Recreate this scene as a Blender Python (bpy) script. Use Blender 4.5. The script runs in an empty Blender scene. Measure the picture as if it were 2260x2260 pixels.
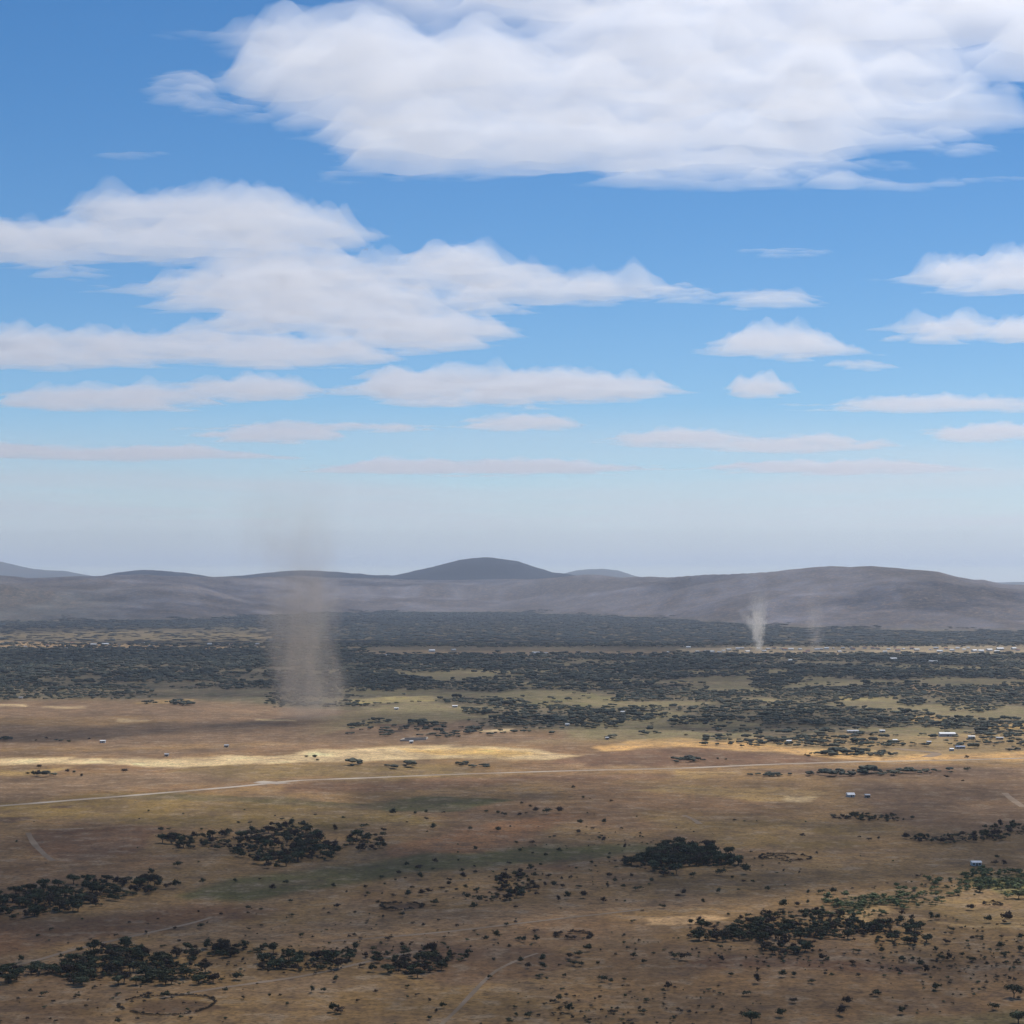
import bpy, math, random
import numpy as np
random.seed(7); rng = np.random.default_rng(11)
R = math.radians
S = bpy.context.scene
C = S.collection
# ------------------------------------------------------------------ camera, sky, sun, exposure
CAM_H = 220.0
FPX = 4500.0            # focal length in pixels of the 2260 px photograph
HOR = 1280.0            # row of the level line
PITCH = math.atan((HOR-1130)/FPX)
cam = bpy.data.cameras.new('camera'); cam.sensor_fit = 'HORIZONTAL'
cam.angle = 2*math.atan(1130/FPX); cam.clip_start = 1; cam.clip_end = 300000
co = bpy.data.objects.new('camera', cam); C.objects.link(co)
co.location = (0, 0, CAM_H); co.rotation_euler = (math.pi/2+PITCH, 0, 0)
S.camera = co
SUN_EL, SUN_AZ = 52.0, 28.0     # azimuth measured to the right of the view direction
world = bpy.data.worlds.new('World'); S.world = world; world.use_nodes = True
wn = world.node_tree; bg = wn.nodes['Background']
sky = wn.nodes.new('ShaderNodeTexSky'); sky.sky_type = 'NISHITA'; sky.sun_disc = False
sky.sun_elevation = R(SUN_EL); sky.sun_rotation = R(SUN_AZ); sky.altitude = 2200
sky.air_density = 1.0; sky.dust_density = 0.08; sky.ozone_density = 3.0
hs_ = wn.nodes.new('ShaderNodeHueSaturation'); hs_.inputs['Saturation'].default_value = 1.28
wn.links.new(sky.outputs[0], hs_.inputs['Color']); wn.links.new(hs_.outputs[0], bg.inputs[0]); bg.inputs[1].default_value = 0.092
world.cycles.sampling_method = 'MANUAL'; world.cycles.sample_map_resolution = 512
sd = np.array([math.sin(R(SUN_AZ))*math.cos(R(SUN_EL)), math.cos(R(SUN_AZ))*math.cos(R(SUN_EL)), math.sin(R(SUN_EL))])
sl = bpy.data.lights.new('sun', 'SUN'); sl.energy = 4.4; sl.angle = R(0.53); sl.color = (1, .955, .90)
so = bpy.data.objects.new('sun', sl); C.objects.link(so); so.location = (0, -200, 900)
so.rotation_euler = (R(90-SUN_EL), 0, R(180-SUN_AZ))
S.view_settings.view_transform = 'Standard'; S.view_settings.look = 'None'
S.view_settings.exposure = 0.0; S.view_settings.gamma = 1
cy = S.cycles
cy.max_bounces = 14; cy.diffuse_bounces = 1; cy.glossy_bounces = 1; cy.volume_bounces = 14
cy.transparent_max_bounces = 48; cy.transmission_bounces = 1
cy.use_adaptive_sampling = True; cy.adaptive_threshold = 0.02; cy.use_denoising = True
cy.volume_max_steps = 128; cy.caustics_reflective = False; cy.caustics_refractive = False

# ------------------------------------------------------------------ helpers
cp, sp = math.cos(PITCH), math.sin(PITCH)
def to_px(x, y, z):
    """world -> photograph pixel (used to read the layout of the land off the photo)"""
    dz = z-CAM_H
    f = y*cp+dz*sp; u = -y*sp+dz*cp
    f = np.maximum(f, 1e-3)
    return 1130+FPX*x/f, 1130-FPX*u/f
def ray(px, py):
    a, b = (px-1130)/FPX, (1130-py)/FPX
    return a, cp-b*sp, sp+b*cp
def G(px, py):
    """pixel -> point of the level plain"""
    dx, dy, dz = ray(px, py)
    t = -CAM_H/dz
    return dx*t, dy*t
def at_alt(px, py, z):
    dx, dy, dz = ray(px, py); t = (z-CAM_H)/dz
    return dx*t, dy*t
def _hash(ix, iy, seed):
    h = (ix.astype(np.int64)*374761393+iy.astype(np.int64)*668265263+seed*974634777) & 0x7fffffff
    h = ((h ^ (h >> 13))*1274126177) & 0x7fffffff
    h = (h ^ (h >> 16)) & 0x7fffffff
    return h/0x7fffffff
def noise(x, y, seed=0):
    ix, iy = np.floor(x), np.floor(y); fx, fy = x-ix, y-iy
    ux, uy = fx*fx*fx*(fx*(fx*6-15)+10), fy*fy*fy*(fy*(fy*6-15)+10)
    out = 0
    for ax in (0, 1):
        for ay in (0, 1):
            a = _hash(ix+ax, iy+ay, seed)*2*np.pi
            g = np.cos(a)*(fx-ax)+np.sin(a)*(fy-ay)
            out = out+g*(ux if ax else 1-ux)*(uy if ay else 1-uy)
    return out*1.5
def fbm(x, y, octs=5, seed=0, gain=.5):
    o, a = 0, 1
    for k in range(octs):
        o = o+a*noise(x+17.3*k, y-9.1*k, seed+k); a *= gain; x = x*2.03; y = y*2.03
    return o
def sstep(a, b, x):
    t = np.clip((x-a)/(b-a), 0, 1); return t*t*(3-2*t)
def mesh_np(name, V, F, mat=None, smooth=False):
    """mesh from numpy arrays; F is a quad or a triangle array"""
    V = np.asarray(V, np.float32); F = np.asarray(F, np.int32); n = F.shape[1]
    me = bpy.data.meshes.new(name)
    me.vertices.add(len(V)); me.vertices.foreach_set('co', V.ravel())
    me.loops.add(F.size); me.loops.foreach_set('vertex_index', F.ravel())
    me.polygons.add(len(F)); me.polygons.foreach_set('loop_start', np.arange(0, F.size, n, dtype=np.int32))
    me.polygons.foreach_set('use_smooth', np.full(len(F), smooth))
    me.update(calc_edges=True)
    if mat: me.materials.append(mat)
    return me
def link(name, me, parent=None):
    o = bpy.data.objects.new(name, me); C.objects.link(o)
    if parent: o.parent = parent
    return o
def tag(o, label=None, cat=None, group=None, kind=None):
    if label: o['label'] = label
    if cat: o['category'] = cat
    if group: o['group'] = group
    if kind: o['kind'] = kind
    return o
class NT:
    def __init__(s, nt): s.nt = nt
    def n(s, t, **k):
        nd = s.nt.nodes.new(t)
        for a, b in k.items(): setattr(nd, a, b)
        return nd
    def l(s, a, b): s.nt.links.new(a, b)
    def m(s, op, a, b=None, c=None, clamp=False):
        nd = s.n('ShaderNodeMath', operation=op); nd.use_clamp = clamp
        for i, v in enumerate((a, b, c)):
            if v is None: continue
            if isinstance(v, (int, float)): nd.inputs[i].default_value = v
            else: s.l(v, nd.inputs[i])
        return nd.outputs[0]
    def ramp(s, x, a, b, c=0., d=1.):
        nd = s.n('ShaderNodeMapRange', interpolation_type='SMOOTHSTEP')
        s.l(x, nd.inputs[0])
        for i, v in enumerate((a, b, c, d)): nd.inputs[i+1].default_value = v
        return nd.outputs[0]
    def noise(s, vec, scale, detail=3, rough=.55):
        nd = s.n('ShaderNodeTexNoise'); s.l(vec, nd.inputs['Vector'])
        nd.inputs['Scale'].default_value = scale; nd.inputs['Detail'].default_value = detail
        nd.inputs['Roughness'].default_value = rough
        return nd.outputs['Fac']
    def mix(s, fac, a, b, mode='MIX'):
        nd = s.n('ShaderNodeMix', data_type='RGBA', blend_type=mode)
        for i, v in ((0, fac), (6, a), (7, b)):
            if isinstance(v, (int, float)): nd.inputs[i].default_value = v
            elif isinstance(v, tuple): nd.inputs[i].default_value = (*v, 1)
            else: s.l(v, nd.inputs[i])
        return nd.outputs[2]
def newmat(name):
    m = bpy.data.materials.new(name); m.use_nodes = True
    t = NT(m.node_tree); p = m.node_tree.nodes['Principled BSDF']
    p.inputs['Roughness'].default_value = .95; p.inputs['Specular IOR Level'].default_value = .1
    return m, t, p
def simple(name, col, col2=None, scale=1., rough=.9, rnd=0.):
    m, t, p = newmat(name); p.inputs['Roughness'].default_value = rough
    tc = t.n('ShaderNodeTexCoord')
    c = t.mix(t.ramp(t.noise(tc.outputs['Object'], scale), .3, .7), tuple(col), tuple(col2 or [v*.75 for v in col]))
    if rnd:
        oi = t.n('ShaderNodeObjectInfo')
        hs = t.n('ShaderNodeHueSaturation'); t.l(c, hs.inputs['Color'])
        t.l(t.ramp(oi.outputs['Random'], 0, 1, 1-rnd, 1+rnd), hs.inputs['Value'])
        t.l(t.ramp(oi.outputs['Random'], 0, 1, .485, .52), hs.inputs['Hue'])
        c = hs.outputs[0]
    t.l(c, p.inputs['Base Color'])
    return m
def volmat(name, col, dens, g=0.):
    m = bpy.data.materials.new(name); m.use_nodes = True; nt = m.node_tree; nt.nodes.clear()
    o = nt.nodes.new('ShaderNodeOutputMaterial'); v = nt.nodes.new('ShaderNodeVolumePrincipled')
    v.inputs['Color'].default_value = (*col, 1); v.inputs['Density'].default_value = dens
    v.inputs['Anisotropy'].default_value = g
    nt.links.new(v.outputs[0], o.inputs['Volume'])
    return m, v

# ------------------------------------------------------------------ the lie of the land
SKY = np.array([(-900,1270),(-400,1262),(0,1268),(60,1274),(140,1272),(230,1270),(300,1268),(440,1272),(560,1274),(640,1272),
    (830,1277),(900,1280),(1065,1279),(1220,1275),(1300,1268),(1400,1272),(1500,1271),(1600,1267),(1700,1260),(1780,1252),
    (1830,1248),(1870,1251),(1930,1249),(2000,1254),(2070,1260),(2110,1270),(2150,1277),(2170,1277),(2210,1286),(2260,1289),(2700,1292),(3400,1280)], float)
BACK = np.array([(-900,1290),(150,1292),(200,1275),(260,1263),(290,1258),(340,1257),(400,1261),(440,1268),(470,1273),(540,1269),(600,1261),
    (640,1258),(700,1258),(760,1262),(830,1268),(865,1270),(900,1262),(960,1248),(1010,1235),(1045,1229),(1065,1227),(1085,1228),(1110,1231),(1145,1236),
    (1180,1250),(1220,1262),(1260,1267),(1340,1275),(1500,1300),(3400,1300)], float)
FAR = np.array([(-1200,1250),(-300,1240),(-60,1228),(0,1238),(60,1254),(100,1257),(140,1258),(170,1265),(230,1276),(400,1283),(1180,1280),(1240,1266),(1270,1258),
    (1300,1255),(1340,1254),(1365,1257),(1400,1270),(1440,1280),(1900,1284),(2120,1283),(2200,1285),(2400,1280),(3400,1275)], float)
BASE = np.array([(-900,1372),(0,1372),(400,1368),(700,1352),(1100,1350),(1450,1364),(1700,1382),(2000,1390),(2260,1392),(3200,1392)], float)
def crest(tab, px): return np.interp(px, tab[:, 0], tab[:, 1])
def terrain(x, y):
    y = np.maximum(y, 1.)
    px = 1130+FPX*x/y
    D0 = CAM_H*FPX/(crest(BASE, px)-HOR)
    D1 = D0+3900
    hc = CAM_H+(HOR-crest(SKY, px))*D1/FPX
    t = np.clip((y-D0)/(D1-D0), 0, 1.6)
    up = np.where(t < 1, t*t*(3-2*t)*.45+t*.55, 1-.6*(t-1)**1)
    h = hc*np.clip(up, 0, 1)
    bump = fbm(x/1500, y/1500, 5, 3)*55*np.clip(t*2, 0, 1)*np.clip(1.15-np.abs(t-.45)*1.7, 0.06, 1)
    return h+bump
# ground colour: dry grass, bare soil, fields - as painted by plants and soil, in photo-read outlines
TAN=(.27,.19,.098); OLIVE=(.215,.165,.062); RED=(.17,.10,.062); MAUVE=(.20,.145,.105); SAND=(.68,.60,.45)
GREEN=(.105,.115,.042); REDF=(.275,.155,.082); PALE=(.34,.25,.165); BURN=(.085,.055,.042); GREY=(.095,.10,.068)
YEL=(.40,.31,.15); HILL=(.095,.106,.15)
PATCH = [  # polygon in photo pixels, colour, edge softness, strength
 ([(-600,1440),(2900,1440),(2900,1640),(2000,1640),(1500,1640),(1000,1600),(700,1570),(400,1548),(-600,1548)], GREY, 25, 1),
 ([(0,1330),(2260,1330),(2900,1440),(-600,1440)], (.06,.065,.04), 20, 1),
 ([(-300,1408),(590,1428),(590,1440),(-300,1432)], (.5,.38,.24), 6, .75),
 ([(330,1390),(600,1400),(580,1420),(200,1412),(0,1405),(-300,1400)], (.15,.14,.085), 10, .8),
 ([(1500,1432),(1620,1428),(2000,1426),(2300,1424),(2700,1426),(2700,1442),(2260,1444),(1500,1444)], (.50,.46,.38), 5, .55),
 ([(780,1436),(1500,1438),(1500,1450),(780,1448)], (.25,.2,.14), 6, .6),
 ([(-600,1548),(400,1548),(620,1560),(1000,1585),(1100,1610),(1300,1640),(800,1645),(400,1666),(-600,1670)], MAUVE, 18, 1),
 ([(-300,1585),(300,1582),(420,1590),(300,1600),(-300,1602)], TAN, 10, .8),
 ([(-300,1650),(300,1648),(560,1640),(720,1640),(400,1655),(-300,1662)], TAN, 10, .8),
 ([(95,1556),(190,1558),(190,1562),(95,1562)], SAND, 6, .6), ([(300,1549),(430,1543),(420,1550),(310,1553)], YEL, 5, .9),
 ([(260,1588),(330,1588),(330,1592),(260,1592)], SAND, 5, .7), ([(570,1588),(650,1588),(650,1592),(570,1592)], SAND, 5, .9),
 ([(-50,1554),(60,1556),(60,1559),(-50,1559)], SAND, 5, .8),
 ([(780,1545),(850,1538),(960,1535),(960,1545),(860,1552),(780,1554)], (.45,.42,.17), 5, .9),
 ([(1100,1525),(1180,1522),(1300,1530),(1380,1540),(1370,1562),(1200,1562),(1080,1545)], (.15,.16,.07), 8, .8),
 ([(1670,1542),(1750,1542),(1740,1548),(1670,1548)], (.36,.36,.17), 6, .8), ([(1850,1538),(1980,1538),(1980,1548),(1860,1548)], (.38,.37,.18), 6, .8),
 ([(2010,1512),(2080,1512),(2080,1528),(2000,1526)], (.36,.27,.16), 6, .8), ([(1500,1498),(1680,1500),(1690,1512),(1500,1510)], (.22,.15,.1), 8, .7),
 ([(1055,1608),(1130,1608),(1130,1615),(1060,1615)], SAND, 5, .9), ([(1990,1580),(2100,1575),(2100,1595),(1990,1592)], YEL, 8, .7),
 ([(2160,1600),(2300,1590),(2300,1612),(2170,1610)], YEL, 8, .9), ([(2130,1500),(2300,1498),(2300,1525),(2140,1522)], (.34,.27,.15), 8, .7),
 ([(1500,1640),(1700,1625),(1950,1618),(2600,1618),(2600,1675),(2000,1682),(1850,1668),(1650,1660)], (.33,.27,.155), 12, 1),
 ([(-600,1673),(0,1672),(200,1674),(420,1671),(620,1666),(760,1652),(860,1648),(1000,1646),(1180,1655),(1290,1666),(1200,1674),(1020,1676),(760,1684),(560,1688),(420,1692),(250,1688),(0,1684),(-600,1684)], SAND, 8, 1),
 ([(-300,1696),(60,1698),(160,1695),(100,1712),(-300,1710)], YEL, 6, .9),
 ([(880,1650),(1010,1650),(1180,1662),(1100,1672),(900,1660)], (.66,.50,.22), 8, .9),
 ([(1300,1648),(1400,1636),(1500,1630),(1650,1640),(1800,1655),(1960,1672),(2060,1664),(2400,1660),(2400,1674),(2000,1682),(1800,1668),(1640,1654),(1450,1648),(1330,1656)], (.60,.42,.21), 7, 1),
 ([(1340,1660),(1450,1650),(1640,1656),(1800,1668),(1820,1684),(1500,1692),(1250,1692),(1200,1680)], (.155,.095,.07), 10, .9),
 ([(420,1692),(760,1688),(1050,1690),(1060,1712),(700,1716),(500,1722),(350,1704)], (.25,.2,.095), 10, .9),
 ([(-300,1712),(180,1712),(420,1700),(560,1718),(300,1740),(0,1765),(-300,1775)], (.2,.15,.115), 14, .9),
 ([(750,1716),(1000,1710),(950,1716),(780,1720)], YEL, 4, .9),
 ([(1220,1686),(1290,1686),(1290,1692),(1220,1692)], PALE, 4, .7),
 ([(620,1730),(900,1720),(1500,1708),(1450,1720),(1100,1728),(800,1750),(600,1752)], (.19,.115,.078), 10, .8),
 ([(1640,1700),(2000,1692),(2600,1690),(2600,1720),(1950,1718),(1700,1708)], (.13,.09,.07), 12, .9),
 ([(1380,1745),(1500,1736),(1700,1740),(1820,1752),(1800,1766),(1650,1768),(1500,1750)], YEL, 10, .75),
 ([(1500,1702),(1650,1706),(1560,1716),(1500,1714)], YEL, 6, .7),
 ([(1720,1758),(1810,1762),(1800,1768),(1740,1768)], SAND, 5, .7),
 ([(1850,1720),(2600,1715),(2600,1850),(2000,1830),(1900,1780)], (.17,.115,.083), 30, .8),
 ([(200,1755),(420,1748),(700,1772),(900,1792),(980,1820),(700,1830),(350,1825),(100,1812),(-300,1810),(-300,1790)], OLIVE, 14, .95),
 ([(1650,1800),(1950,1830),(1850,1870),(1600,1880),(1500,1840),(1400,1790)], OLIVE, 25, .7),
 ([(240,1762),(400,1752),(640,1762),(900,1778),(820,1786),(600,1776),(400,1764)], (.12,.115,.055), 6, .8),
 ([(820,1782),(870,1765),(960,1757),(1060,1760),(1140,1768),(1060,1778),(970,1790),(880,1790)], (.10,.105,.042), 5, 1),
 ([(750,1778),(860,1768),(850,1786),(780,1784)], (.12,.11,.055), 6, .8),
 ([(960,1845),(1080,1815),(1210,1800),(1290,1802),(1240,1830),(1150,1852),(1060,1875),(930,1895),(860,1890),(890,1865)], REDF, 12, .95),
 ([(370,1975),(480,1945),(620,1930),(720,1905),(830,1900),(1050,1880),(1200,1858),(1420,1862),(1440,1880),(1250,1895),(1100,1915),(900,1925),(720,1965),(540,1985),(400,1982)], GREEN, 14, .95),
 ([(1150,1912),(1260,1905),(1230,1925),(1150,1925)], REDF, 8, .8),
 ([(60,1832),(380,1822),(340,1850),(300,1885),(160,1898),(90,1880)], RED, 14, .95),
 ([(90,1829),(230,1827),(230,1831),(90,1833)], PALE, 4, .8),
 ([(-300,1808),(60,1800),(60,1812),(-300,1816)], BURN, 5, .9), ([(120,1777),(175,1775),(170,1784),(120,1783)], BURN, 4, .9),
 ([(-400,2050),(150,2030),(420,1990),(640,2000),(560,2030),(300,2065),(-400,2150)], RED, 25, .9),
 ([(280,2085),(430,2050),(620,2035),(850,2020),(1100,2000),(1300,1985),(1520,1972),(1600,1985),(1400,2010),(1200,2030),(1000,2060),(800,2095),(600,2075),(420,2080),(200,2130),(0,2170),(-200,2170)], (.29,.205,.135), 12, .8),
 ([(0,2138),(120,2105),(200,2085),(220,2092),(120,2116),(40,2138)], PALE, 6, .9),
 ([(1440,2028),(1560,2022),(1600,2030),(1560,2040),(1500,2044),(1420,2040)], (.62,.46,.30), 7, 1),
 ([(1850,2020),(1990,2005),(2010,2022),(1940,2030),(2060,2036),(2260,2045),(2260,2050),(2000,2040),(1850,2028)], (.55,.42,.24), 6, .9),
 ([(2070,1922),(2260,1920),(2500,1925),(2500,1935),(2150,1930)], (.48,.36,.19), 6, .9),
 ([(1960,1960),(2400,1950),(2400,2060),(2150,2045),(2050,2020),(1950,2000)], (.30,.235,.125), 18, .7),
 ([(2150,1992),(2230,1990),(2230,2004),(2150,2004)], PALE, 5, .9),
 ([(700,2090),(1100,2060),(1300,2075),(1200,2100),(1000,2120),(760,2112)], (.26,.18,.125), 14, .8),
 ([(300,2180),(520,2172),(820,2140),(760,2168),(600,2192),(400,2195)], (.26,.19,.125), 10, .8),
 ([(0,2175),(200,2172),(300,2195),(200,2225),(0,2210)], (.21,.15,.1), 16, .7),
 ([(270,2222),(310,2205),(370,2200),(430,2205),(475,2220),(430,2233),(340,2234)], BURN, 8, .75),
 ([(840,2002),(885,1994),(935,2002),(885,2010)], BURN, 5, .8), ([(1228,2066),(1268,2058),(1310,2066),(1268,2073)], BURN, 5, .8),
 ([(-50,2238),(60,2240),(60,2252),(-50,2250)], PALE, 8, .7),
 ([(1560,2110),(1900,2125),(2060,2128),(2050,2146),(1800,2146),(1500,2135)], (.13,.075,.052), 10, .8),
 ([(850,2095),(1180,2085),(1300,2110),(1200,2160),(1000,2170),(850,2130)], (.14,.085,.062), 20, .7),
 ([(1900,2235),(2400,2225),(2400,2300),(1850,2290)], (.13,.13,.07), 14, .8),
 ([(1200,2150),(1700,2150),(2300,2160),(2300,2230),(1700,2260),(1200,2240)], (.23,.155,.085), 30, .6),
 ([(2110,1945),(2160,1930),(2300,1925),(2500,1935),(2400,1975),(2200,1975)], (.16,.19,.075), 10, .85), ([(1850,2000),(1920,1975),(2000,1985),(1980,2005),(1900,2015)], (.15,.16,.075), 8, .7),
]
def patch_mask(px, py, poly, soft):
    """soft inside-mask of a polygon"""
    K = 3.0
    X, Y = px, py*K; P = [(a, b*K) for a, b in poly]
    d = np.full(X.shape, 1e9); ins = np.zeros(X.shape, bool)
    for i in range(len(P)):
        (x0, y0), (x1, y1) = P[i-1], P[i]
        ex, ey = x1-x0, y1-y0; L = ex*ex+ey*ey+1e-9
        t = np.clip(((X-x0)*ex+(Y-y0)*ey)/L, 0, 1)
        d = np.minimum(d, (X-x0-t*ex)**2+(Y-y0-t*ey)**2)
        c = ((y0 > Y) != (y1 > Y))
        with np.errstate(divide='ignore', invalid='ignore'):
            xi = ex*(Y-y0)/(ey if abs(ey) > 1e-9 else 1e-9)+x0
        ins ^= c & (X < xi)
    d = np.sqrt(d); sd_ = np.where(ins, d, -d)
    return sstep(-soft, soft, sd_)
def ground_colour(x, y):
    px, py = to_px(x, y, 0*x)
    w = np.clip((py-1380)/400, .12, 1.6)
    wx = fbm(x/90, y/160, 4, 21); wy = fbm(x/90, y/160, 4, 31)
    qx = px+wx*26*w; qy = py+wy*7*w
    n1 = fbm(x/260, y/420, 4, 41)[..., None]; n2 = fbm(x/60, y/110, 4, 51)[..., None]
    col = np.array(TAN)*(1-sstep(-.1, .5, n1))+np.array((.205,.135,.08))*sstep(-.1, .5, n1)
    far = sstep(1440, 1400, py)[..., None]
    for poly, c, soft, a in PATCH:
        if not poly: continue
        X = [p[0] for p in poly]; Yp = [p[1] for p in poly]
        sel = (qx > min(X)-60) & (qx < max(X)+60) & (qy > min(Yp)-25) & (qy < max(Yp)+25) & (y > 300)
        if not sel.any(): continue
        m = np.zeros(px.shape); m[sel] = patch_mask(qx[sel], qy[sel], poly, soft*1.4)*a
        col = col*(1-m[..., None])+np.array(c)*m[..., None]
    col = col*(1+.34*n2)*(1+.16*n1)
    f1 = fbm(x/330, y/420, 4, 401)
    fld = (sstep(-.05, -.28, f1)*sstep(1455, 1475, py)*sstep(1650, 1620, py)*sstep(640, 800, px)*.75)[..., None]
    col = col*(1-fld)+np.array((.235,.235,.14))*fld
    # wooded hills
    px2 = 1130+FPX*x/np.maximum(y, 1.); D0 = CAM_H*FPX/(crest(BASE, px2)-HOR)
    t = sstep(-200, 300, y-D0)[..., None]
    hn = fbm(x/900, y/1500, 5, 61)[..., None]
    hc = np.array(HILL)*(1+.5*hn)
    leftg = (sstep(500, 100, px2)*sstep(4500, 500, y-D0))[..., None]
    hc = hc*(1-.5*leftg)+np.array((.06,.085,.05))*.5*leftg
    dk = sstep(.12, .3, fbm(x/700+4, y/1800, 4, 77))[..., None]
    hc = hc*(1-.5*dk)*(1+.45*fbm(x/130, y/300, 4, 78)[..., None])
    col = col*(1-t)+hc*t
    dry = 1-t*.6
    col = col*(1+(np.array((1.09, .885, .58))-1)*dry)
    return np.clip(col, .01, .8)
# rows of the sheet: close together where the land is seen in detail
ys = np.concatenate([-np.geomspace(70000, 400, 14), [0, 350, 600], 
     CAM_H*FPX/np.linspace(1050, 560, 330), CAM_H*FPX/np.linspace(558, 108, 300), CAM_H*FPX/np.linspace(107, 62, 60), np.linspace(16500, 26000, 60), np.geomspace(28000, 75000, 10)])
ys = np.unique(ys)
us = np.concatenate([-np.geomspace(60, .34, 12), np.linspace(-.33, .33, 640), np.geomspace(.34, 60, 12)])
wid = np.maximum(np.abs(ys), 900)
Yg, Ug = np.meshgrid(ys, us, indexing='ij')
Xg = np.clip(Ug*wid[:, None], -75000, 75000)
Zg = np.where(Yg > 5000, terrain(Xg, Yg), 0)
V = np.stack([Xg, Yg, Zg], -1).reshape(-1, 3)
ny, nx = Yg.shape
I = np.arange(ny*nx).reshape(ny, nx)
Fq = np.stack([I[:-1, :-1], I[:-1, 1:], I[1:, 1:], I[1:, :-1]], -1).reshape(-1, 4)
gm, t, p = newmat('dry_savanna_soil_and_grass')
tc = t.n('ShaderNodeTexCoord').outputs['Object']
at = t.n('ShaderNodeAttribute', attribute_name='soil')
nA = t.noise(tc, .022, 8, .66); nB = t.noise(tc, .16, 5, .65); nC = t.noise(tc, .0035, 5, .6)
c = t.mix(t.ramp(nA, .38, .68), at.outputs['Color'], (.155, .098, .055), 'MIX')
c = t.mix(.62, at.outputs['Color'], c)
nD = t.noise(tc, .045, 6, .7)
c = t.mix(t.m('MULTIPLY', t.ramp(nD, .51, .62), .45), c, (.33, .245, .155))
c = t.mix(t.m('MULTIPLY', t.ramp(nD, .48, .38), .5), c, (.09, .058, .035))
v = t.m('MULTIPLY', t.ramp(nB, .3, .7, .76, 1.2), t.ramp(nC, .3, .7, .84, 1.14))
v = t.m('MULTIPLY', v, t.ramp(nA, .3, .7, .86, 1.12))
v = t.m('MULTIPLY', v, t.ramp(t.noise(tc, .33, 3, .6), .36, .5, .62, 1.06))
sc = t.n('ShaderNodeVectorMath', operation='SCALE'); t.l(c, sc.inputs[0]); t.l(v, sc.inputs['Scale'])
t.l(sc.outputs[0], p.inputs['Base Color'])
me = mesh_np('ground', V, Fq, gm, True)
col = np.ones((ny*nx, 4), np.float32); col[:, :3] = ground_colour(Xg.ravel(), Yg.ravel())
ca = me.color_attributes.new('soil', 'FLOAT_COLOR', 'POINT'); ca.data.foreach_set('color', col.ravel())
tag(link('ground', me), kind='structure')
# far ranges: real ridges with depth
def ridge(name, tab, D, depth, c0, c1, seed, x0=-1400, x1=3400):
    n, k = 520, 26
    px = np.linspace(x0, x1, n); s = np.linspace(-1, 1, k)
    PX, Sg = np.meshgrid(px, s)
    y = D+Sg*depth; x = (PX-1130)/FPX*D
    top = CAM_H+(HOR-crest(tab, px))*D/FPX
    sm = np.convolve(np.pad(top, 4, 'edge'), np.ones(9)/9, 'same')[4:-4]; top = .6*top+.4*sm
    hh = top[None]*(1-np.abs(Sg)**1.3)+fbm(x/700, y/700, 5, seed)*34*(1-Sg**2)*np.clip(np.abs(Sg)*3, .12, 1)+fbm(x/120, y/120, 3, seed+9)*6
    m = simple(name+'_forest_tone', c0, c1, .002)
    I = np.arange(n*k).reshape(k, n)
    F = np.stack([I[:-1, :-1], I[:-1, 1:], I[1:, 1:], I[1:, :-1]], -1).reshape(-1, 4)
    return tag(link(name, mesh_np(name, np.stack([x, y, hh-3], -1).reshape(-1, 3), F, m, True)), kind='structure')
ridge('hills', BACK, 20400, 1700, (.006, .012, .024), (.012, .018, .032), 5)  # cloud shade on these back hills is put into the dark forest colour
ridge('mountains', FAR, 33000, 4000, (.05, .055, .05), (.07, .065, .055), 8)

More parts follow.
